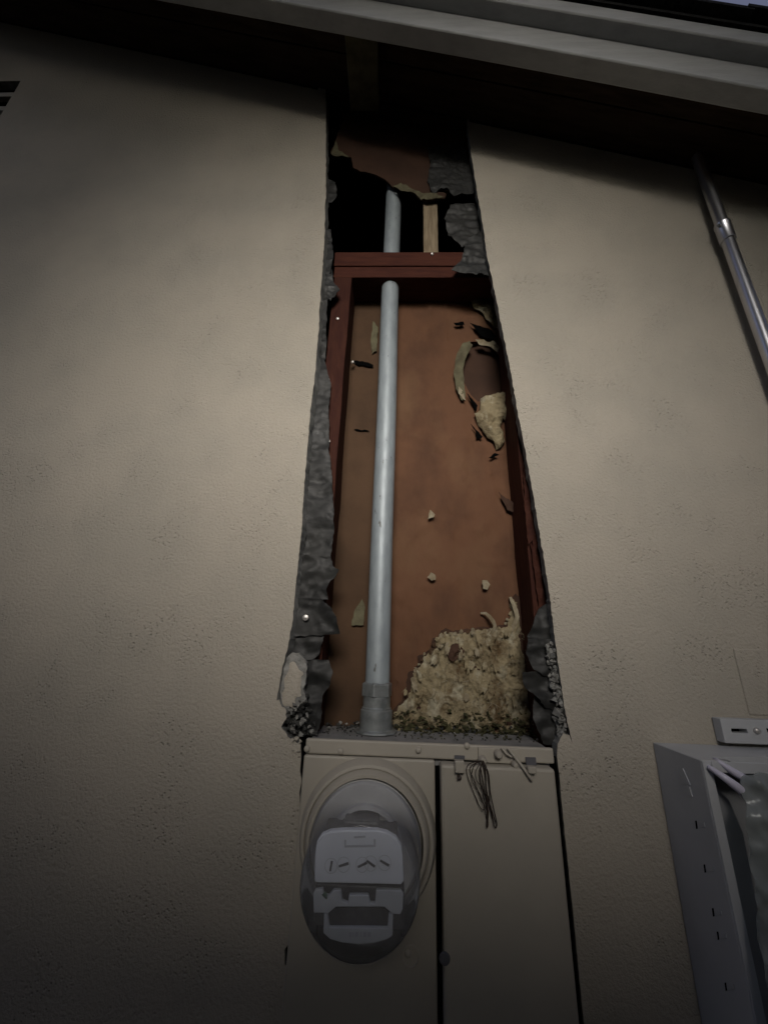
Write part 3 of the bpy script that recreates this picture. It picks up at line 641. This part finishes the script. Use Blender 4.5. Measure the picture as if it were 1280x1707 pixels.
b = MB(); b.lathe((mcx, 0, mcz), [(.1005, -.0098), (.0995, -.017), (.096, -.025), (.0945, -.0275), (.0905, -.0285), (.0895, -.0262), (.0885, -.0285), (.0870, -.034), (.0840, -.0375), (.0800, -.0375), (.0795, -.030), (.0795, -.012)], 'y', 72, capend=False); obj('meter_ring', b, 'panel', pn, smooth=35)
scm = MB(); scm.lathe((0, 0, 0), [(.0, -.0042), (.003, -.004), (.0044, -.0028), (.0048, 0)], 'y', 14); s0 = None
for px_, py_ in ((568, 1252), (697, 1250), (778, 1243), (803, 1252), (680, 1588), (512, 1248)):
    q = P(px_, py_, -.008)
    if s0 is None: s0 = obj('screw', scm, 'panel', None, smooth=50, loc=(0, 0, 0)); s0.parent = pn; s0.location = q - pn.location
    else: dup(s0, pn, q)
# knockout ring on the lower cover
kq = P(684, 1595, -.011)
b = MB(); b.lathe((kq.x, 0, kq.z), [(.0125, -.0098), (.0120, -.0116), (.0106, -.0118), (.0100, -.0100)], 'y', 28, capend=False); obj('knockout', b, 'panel', pn, smooth=40)
b = MB(); q = P(741, 1598, -.026); b.lathe((q.x, 0, q.z), [(.0, -.0290), (.006, -.0286), (.0075, -.0258)], 'y', 20, capend=False); obj('door_plug', b, 'print', pn, smooth=40)
# seal clips on the door's top edge
def clip(x0, x1, y0, y1, lab):
    o = MB(); a, c_ = P(x0, y0, -.030), P(x1, y1, -.030)
    o.box(a.x, c_.x, -.0375, -.0262, c_.z, a.z)
    return obj('seal_clip', o, 'panel', pn, bevel=.0015)
clip(757, 773, 1266, 1287, 0); clip(877, 892, 1276, 1288, 0)
def recess(x0, x1, y0, y1): 
    o = MB(); a, c_ = P(x0, y0, -.0085), P(x1, y1, -.0085); o.box(a.x, c_.x, -.0112, -.0078, c_.z, a.z); return obj('clip_slot', o, 'print', pn)
recess(757, 774, 1259, 1265); recess(875, 893, 1262, 1275)
b = MB(); q = P(765, 1296, -.034); b.rock(q, .0042, 0, (1, .8, 1.2), 3); obj('seal_pendant', b, 'wire', pn)
b = MB(); a, c_ = P(796, 1245, -.0095), P(866, 1274, -.0095); b.box(a.x, c_.x, -.0125, -.0078, zf0 - .0010, a.z); obj('latch_plate', b, 'panel', pn, bevel=.0012)
kn = MB(); kn.lathe((0, 0, 0), [(.0, -.012), (.004, -.0115), (.006, -.008), (.0062, 0)], 'y', 18); k0 = None
for px_, py_, sc_ in ((803, 1266, 1), (829, 1256, .95), (856, 1273, .8)):
    q = P(px_, py_, -.014)
    if k0 is None: k0 = obj('latch_knob', kn, 'panel', None, smooth=45, loc=(0, 0, 0)); k0.parent = pn; k0.location = q - pn.location
    else: c = dup(k0, pn, q); c.scale = (sc_, 1, sc_)
pile('caulk_lumps', 22, px_region([(478, 1224), (500, 1228)], [(488, 1262), (503, 1262)], -.003, .006), ['caulk'], (.0015, .0045), 'beige paint and caulk lumps at the upper left corner of the meter panel', 'caulk', seed=41)

# hanging brown wires
wt = thing('seal_wires', P(800, 1270, -.03), 'bundle of thin dark brown wires hanging over the top of the breaker door', 'wires')
def wire(pts, r_=.00062):
    q = [P(a, b_, y) for a, b_, y in pts]; out = []
    for i in range(len(q) - 1):
        p0, p1, p2, p3 = q[max(i - 1, 0)], q[i], q[i + 1], q[min(i + 2, len(q) - 1)]
        for k_ in range(6):
            t = k_ / 6
            out.append(.5 * ((2 * p1) + (p2 - p0) * t + (2 * p0 - 5 * p1 + 4 * p2 - p3) * t * t + (3 * p1 - p0 - 3 * p2 + p3) * t ** 3))
    out.append(q[-1]); m_ = MB(); m_.tube(out, r_, 6); obj('wire', m_, 'wire', wt, smooth=60)
Y0 = -.031
wire([(803, 1268, -.026), (781, 1274, Y0), (778, 1290, Y0), (788, 1318, Y0), (798, 1342, Y0), (804, 1350, Y0 - .004), (808, 1346, Y0 - .003), (800, 1328, Y0 - .002), (790, 1300, Y0), (783, 1280, Y0 - .002), (800, 1268, -.027)])
wire([(804, 1268, -.026), (808, 1280, Y0), (810, 1310, Y0 - .003), (812, 1345, Y0 - .004), (813, 1375, Y0 - .002), (811, 1376, Y0 - .002), (812, 1350, Y0), (806, 1310, Y0), (801, 1280, Y0)], .0008)
wire([(805, 1268, -.026), (814, 1290, Y0), (817, 1320, Y0 - .003), (823, 1350, Y0 - .004), (828, 1374, Y0 - .002), (824, 1378, Y0 - .002), (818, 1350, Y0), (811, 1318, Y0), (808, 1290, Y0), (804, 1272, Y0)], .0008)
wire([(802, 1270, -.027), (793, 1285, Y0), (795, 1302, Y0 - .004), (803, 1312, Y0 - .003), (806, 1330, Y0 - .001), (812, 1352, Y0)])
wire([(804, 1268, -.026), (800, 1295, Y0), (808, 1325, Y0 - .004), (815, 1340, Y0 - .003), (820, 1365, Y0)])
wire([(803, 1268, -.026), (790, 1276, Y0), (786, 1300, Y0 - .003), (799, 1322, Y0), (806, 1342, Y0 - .003), (812, 1368, Y0), (814, 1352, Y0 - .004), (816, 1322, Y0), (812, 1290, Y0 - .002), (805, 1274, Y0)])
wire([(806, 1268, -.026), (799, 1284, Y0 - .003), (801, 1310, Y0 - .005), (812, 1330, Y0 - .002), (824, 1366, Y0 - .003), (827, 1370, Y0)])
tie = thing('white_tie', P(860, 1270, -.03), 'pale cable tie lying slanted across the top of the breaker door', 'cable tie')
m_ = MB(); m_.tube([P(846, 1247, -.017), P(858, 1262, -.021), P(872, 1280, -.030), P(884, 1297, -.033), P(887, 1301, -.032)], .0022, 8); obj('strap', m_, 'caulk', tie, smooth=60)
m_ = MB(); m_.tube([P(835, 1246, -.016), P(843, 1256, -.019), P(853, 1262, -.021)], .0016, 8); obj('tail', m_, 'caulk', tie, smooth=60)

# ------------------------------------------------------------------ electric meter in the ring
gq = P(595, 1487, -.142)
mt = thing('electric_meter', (mcx, -.03, mcz - .08), 'round glass electric meter with a pale register plate in the beige ring', 'meter')
MZ = (mcz + gq.z) / 2; MX = (mcx + gq.x) / 2
b = MB(); b.lathe((MX, 0, MZ), [(.0785, -.020), (.0785, -.034), (.074, -.040), (.0, -.041)], 'y', 64); obj('base', b, 'meterbase', mt, smooth=35)
b = MB(); b.lathe((MX, 0, MZ), [(.0782, -.0375), (.0780, -.048), (.0752, -.052), (.0735, -.085), (.0718, -.118), (.0700, -.131), (.0655, -.1385), (.0575, -.1420), (.030, -.1435), (.0, -.1438)], 'y', 72, capend=False)
obj('glass_cover', b, 'glass', mt, smooth=60)
b = MB(); b.lathe((MX, 0, MZ), [(.0662, -.1384), (.0664, -.1390), (.0660, -.1392)], 'y', 72, capend=False); obj('glass_rim', b, 'glass', mt, smooth=50)
FYP = -.118
def platepx(pts, y, th, mi=0, mb=None):
    mb = mb or MB(); f = [P(a, c_, y) for a, c_ in pts]; mb.prism(f, [q_ + Vector((0, th, 0)) for q_ in f], mi); return mb
reg = platepx([(524, 1470), (525, 1425), (528, 1404), (536, 1392), (550, 1386), (574, 1384), (628, 1384), (645, 1388), (660, 1397), (669, 1412), (671, 1430), (673, 1470), (668, 1475), (530, 1472)], FYP, .010)
rego = obj('register_plate', reg, 'plate', mt, bevel=.0016)
b = MB(); a, c_ = P(535, 1396, FYP + .012), P(662, 1468, FYP + .012); b.box(a.x, c_.x, FYP + .0102, -.045, c_.z, a.z); obj('register_case', b, 'meterdark', mt, bevel=.002)
# printed counter window and the row of dials on the plate
pr = MB(); platepx([(574, 1400), (577, 1400), (577, 1409), (574, 1409)], FYP - .0003, .0004, 0, pr); platepx([(574, 1409), (626, 1408), (626, 1412), (574, 1413)], FYP - .00035, .0004, 0, pr); platepx([(623, 1399), (626, 1399), (626, 1408), (623, 1408)], FYP - .0003, .0004, 0, pr)
platepx([(590, 1394), (609, 1393), (609, 1396.5), (590, 1397.5)], FYP - .0003, .0004, 0, pr)
obj('counter_mark', pr, 'faint', rego)
for (px_, py_, an) in ((552, 1443, 1.45), (573, 1441, .35), (604, 1441, .5), (618, 1439, -.6), (641, 1438, -.5)):
    q = P(px_, py_, FYP); m2 = MB()
    m2.lathe((q.x, 0, q.z), [(.0078, FYP - .0003), (.0078, FYP - .0006), (.0073, FYP - .0006), (.0073, FYP - .0003)], 'y', 22, capend=False); d_ = obj('dial', m2, 'faint', rego, smooth=40)
    m2 = MB(); dx, dz = math.cos(an) * .0062, math.sin(an) * .0050; nx, nz_ = -math.sin(an) * .0013, math.cos(an) * .0013; yy = FYP - .0013
    pts = [Vector((q.x - dx + nx * .8, yy, q.z - dz + nz_ * .8)), Vector((q.x - dx - nx * .8, yy, q.z - dz - nz_ * .8)), Vector((q.x + dx - nx, yy, q.z + dz - nz_)), Vector((q.x + dx + nx, yy, q.z + dz + nz_))]
    m2.prism(pts, [p_ + Vector((0, .0009, 0)) for p_ in pts]); obj('pointer', m2, 'print', rego)
# upper works seen over the plate
b = MB(); a, c_ = P(575, 1360, -.06), P(632, 1384, -.06); b.box(a.x, c_.x, -.075, -.0415, c_.z - .02, a.z); obj('terminal_block', b, 'meterdark', mt, bevel=.003)
b = MB(); b.lathe((MX, 0, MZ), [(.052, -.0405), (.052, -.050), (.047, -.052), (.047, -.0405)], 'y', 48, capend=False); obj('coil_ring', b, 'meterbase', mt, smooth=35)
# nameplate frame
npl = MB(); NY = -.116
platepx([(523, 1522), (522, 1490), (526, 1484), (538, 1482), (540, 1492), (548, 1494), (556, 1484), (568, 1484), (570, 1502), (580, 1506), (582, 1492), (614, 1492), (617, 1506), (625, 1506), (627, 1484), (640, 1484), (668, 1485), (672, 1492), (671, 1516), (667, 1525), (655, 1524), (640, 1512), (560, 1512), (546, 1524), (540, 1522)], NY, .006, 0, npl)
npo = obj('nameplate_bracket', npl, 'plate2', mt, bevel=.001)
npl = MB(); NY2 = NY
platepx([(540, 1522.5), (546, 1524.5), (549, 1546), (646, 1547), (648, 1524.5), (655, 1524.5), (654, 1560), (645, 1567), (622, 1573), (598, 1575), (570, 1572), (550, 1566), (539, 1556)], NY2, .006, 0, npl); obj('nameplate_frame', npl, 'plate2', mt, bevel=.001)
npl = MB(); platepx([(549, 1524), (560, 1513), (640, 1513), (648, 1524), (646, 1546), (549, 1545)], NY + .004, .003, 0, npl); obj('nameplate_window', npl, 'meterdark', mt)
pr = MB()
for a, c_ in ((582, 586), (588, 590), (592, 597), (601, 603), (606, 611), (613, 618)): platepx([(a, 1554), (c_, 1554), (c_, 1562), (a, 1562)], NY - .0004, .0005, 0, pr)
obj('worn_print', pr, 'faint', npo)
b = MB(); a, c_ = P(535, 1474, -.09), P(668, 1486, -.09); b.box(a.x - .004, c_.x + .004, -.105, -.045, c_.z - .03, a.z + .008); obj('meter_works', b, 'meterdark', mt, bevel=.002)
b = MB(); b.rock(P(543, 1494, -.121), .0042, 0, (1, .7, 1.2), 5); obj('seal', b, 'greenseal', mt)

# ------------------------------------------------------------------ steel tube on the right
ex, ey = P(1208, 389, -.028).x, -.028
em = thing('steel_tube', (ex, ey, 1.9), 'shiny steel tube with a coupling running down the wall at the right', 'pipe')
zc_ = P(1208, 389, ey).z; zt = htop(ex) - .002
m_ = MB(); m_.tube([(ex, ey, 1.9), (ex, ey, zc_), (ex, ey, zt)], .0128, 28); obj('tube', m_, 'emt', em, smooth=40)
m_ = MB(); m_.lathe((ex, ey, 0), [(.0132, zc_ - .028), (.0155, zc_ - .027), (.0155, zc_ + .024), (.0162, zc_ + .025), (.0162, zc_ + .029), (.0132, zc_ + .030)], 'z', 28); obj('coupling', m_, 'emt', em, smooth=35)
m_ = MB(); m_.tube([(ex - .012, ey - .006, zc_ + .014), (ex - .021, ey - .010, zc_ + .014)], .0032, 8); obj('set_screw', m_, 'fitting', em, smooth=40)

# ------------------------------------------------------------------ grey enclosure at the lower right
gx0, gy, gzt = .409, -.100, 1.6185
gb = thing('grey_enclosure', (.60, -.05, .8), 'open grey metal electrical enclosure fixed to the wall at the lower right', 'electrical box')
gx1 = .79; gzb = .82
b = MB(); b.box(gx0, gx0 + .0025, gy, -.0008, gzb, gzt); obj('side_panel', b, 'boxgrey', gb, bevel=.001)
b = MB(); b.box(gx0 + .0028, gx1 - .0028, gy + .002, -.0008, gzt - .0025, gzt); obj('top_panel', b, 'boxgrey', gb, bevel=.001)
b = MB(); b.box(gx1 - .0025, gx1, gy, -.0008, gzb, gzt); obj('side_panel', b, 'boxgrey', gb, bevel=.001)
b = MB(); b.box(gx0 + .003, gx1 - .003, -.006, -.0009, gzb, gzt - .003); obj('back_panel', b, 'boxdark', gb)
b = MB(); b.box(gx0 + .0028, gx1 - .0028, gy + .001, -.0008, gzb, gzb + .0025); obj('bottom_panel', b, 'boxgrey', gb)
# front lip and a grey dead-front set back from it
b = MB(); b.box(gx0 + .0005, gx0 + .012, gy - .0022, gy - .0002, gzb, gzt - .0002); b.box(gx0 + .0125, gx1 - .0125, gy - .0022, gy - .0002, gzt - .013, gzt - .0002); b.box(gx1 - .012, gx1 - .0005, gy - .0022, gy - .0002, gzb, gzt - .0002); obj('front_lip', b, 'boxgrey', gb, bevel=.0008)
b = MB(); dfp = [P(1180, 1300, -.085), P(1215, 1335, -.085), P(1238, 1390, -.085), P(1250, 1450, -.085), P(1275, 1600, -.085), P(1290, 1707, -.085), P(1292, 1760, -.085), P(1262, 1760, -.085), P(1254, 1707, -.085), P(1215, 1480, -.085), P(1190, 1360, -.085)]
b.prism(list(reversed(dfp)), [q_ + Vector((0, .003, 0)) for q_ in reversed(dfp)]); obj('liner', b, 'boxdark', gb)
def on_side(pts, off, th):
    m_ = MB(); f = [PX(a, c_, gx0) + Vector((-off, 0, 0)) for a, c_ in pts]; m_.prism(f, [q_ + Vector((th, 0, 0)) for q_ in f]); return m_
obj('knockout', on_side([(1136, 1296), (1139, 1281), (1151, 1308), (1138, 1305)], .0016, .0014), 'boxgrey', gb)
obj('knockout', on_side([(1144, 1309), (1150, 1312), (1155, 1328), (1145, 1326)], .0016, .0014), 'boxgrey', gb)
for (px_, py_) in ((1160, 1375), (1174, 1448), (1188, 1521), (1196, 1560), (1209, 1645)):
    obj('slot', on_side([(px_ - 1.4, py_ - 7), (px_ + .6, py_ - 7), (px_ + 2.4, py_ + 6), (px_ + .4, py_ + 7)], .0006, .0005), 'black', gb)
    obj('embossed_tab', on_side([(px_ + 5, py_ - 5), (px_ + 14, py_ - 4), (px_ + 15, py_ + 4), (px_ + 6, py_ + 4)], .0009, .0008), 'boxgrey', gb)
m_ = MB(); f_ = [P(a_, c_, gy - .0005) for a_, c_ in ((1171, 1262), (1199, 1263), (1232, 1274), (1270, 1290), (1330, 1300), (1330, 1262))]
m_.prism(f_, [q_ + Vector((0, .0015, 0)) for q_ in f_]); obj('front_plate', m_, 'boxgrey', gb)
tu = MB(); tu.tube([P(1177, 1276, -.096), P(1183, 1280, -.106), P(1205, 1295, -.116), P(1232, 1315, -.119), P(1252, 1332, -.112), P(1262, 1342, -.100)], [.0018, .0030, .0042, .0056, .0060, .0060], 16)  # plastic wrap fold rounded like a tube, highlight put into its colour
tu.tube([P(1190, 1264, -.092), P(1197, 1270, -.100), P(1222, 1287, -.104), P(1250, 1303, -.100)], [.0022, .0032, .0046, .005], 12)
tag(obj('plastic_fold', tu, 'tube', smooth=50), 'lavender white fold of plastic wrap with painted highlight in the grey enclosure', 'tube')
bg = MB(); bp_ = [(1237, 1292), (1262, 1286), (1300, 1290), (1330, 1420), (1350, 1760), (1282, 1760), (1268, 1640), (1254, 1520), (1246, 1440), (1240, 1390), (1232, 1356), (1240, 1338), (1232, 1318)]
def film(x, z, e):
    t = x * .8 + z * .45
    r_ = (1 - abs(N3(t, z * .25, 46, 3)) * 2) * .006 + (1 - abs(N3(x * .6 - z * .3, z * .4, 75, 8)) * 2) * .003
    return -.006 * min(1, e / .01) - max(-.004, r_) + .004 * N3(x, z, 20, 7)
patch(bg, pxl(bp_, -.122, 5, 1.3, 151), -.122, film, .0035, .0005)
tag(obj('plastic_film', bg, 'bag', smooth=60), 'crumpled clear plastic film hanging in the grey enclosure', 'plastic')
# slotted strip above the enclosure
bk = thing('slotted_bracket', P(1240, 1240, -.016), 'grey slotted mounting bracket on the wall just above the enclosure', 'bracket')
a, c_ = P(1199, 1198, -.018), P(1290, 1242, -.018)
holes_ = []
for x0_, x1_ in ((1218, 1246), (1277, 1312)):
    p0, p1 = P(x0_, 1214.5, -.018), P(x1_, 1222.5, -.018); holes_.append([(p0.x, p1.z), (p1.x, p1.z), (p1.x, p0.z), (p0.x, p0.z)])
m_ = MB(); patch(m_, [(a.x, c_.z), (a.x + .28, c_.z), (a.x + .28, a.z), (a.x, a.z)], -.018, None, None, .0165, holes=holes_); obj('strip', m_, 'boxgrey', bk, bevel=.0008)
m_ = MB(); m_.box(a.x + .004, a.x + .27, -.0012, -.0008, c_.z + .003, a.z - .003); obj('slot_back', m_, 'black', bk)
c = dup(s0, bk, P(1260, 1218, -.018)); c.data = c.data.copy(); c.data.materials[0] = M['nail']
q0, q1 = P(1253, 1193, -.006), P(1253, 1110, -.006)
m_ = MB(); m_.box(q0.x, q0.x + .16, -.0022, .002, q0.z, q0.z + .10)
tag(obj('cover_plate', m_, 'stucco', bevel=.004), 'beige painted cover plate on the wall above the slotted bracket', 'plate')
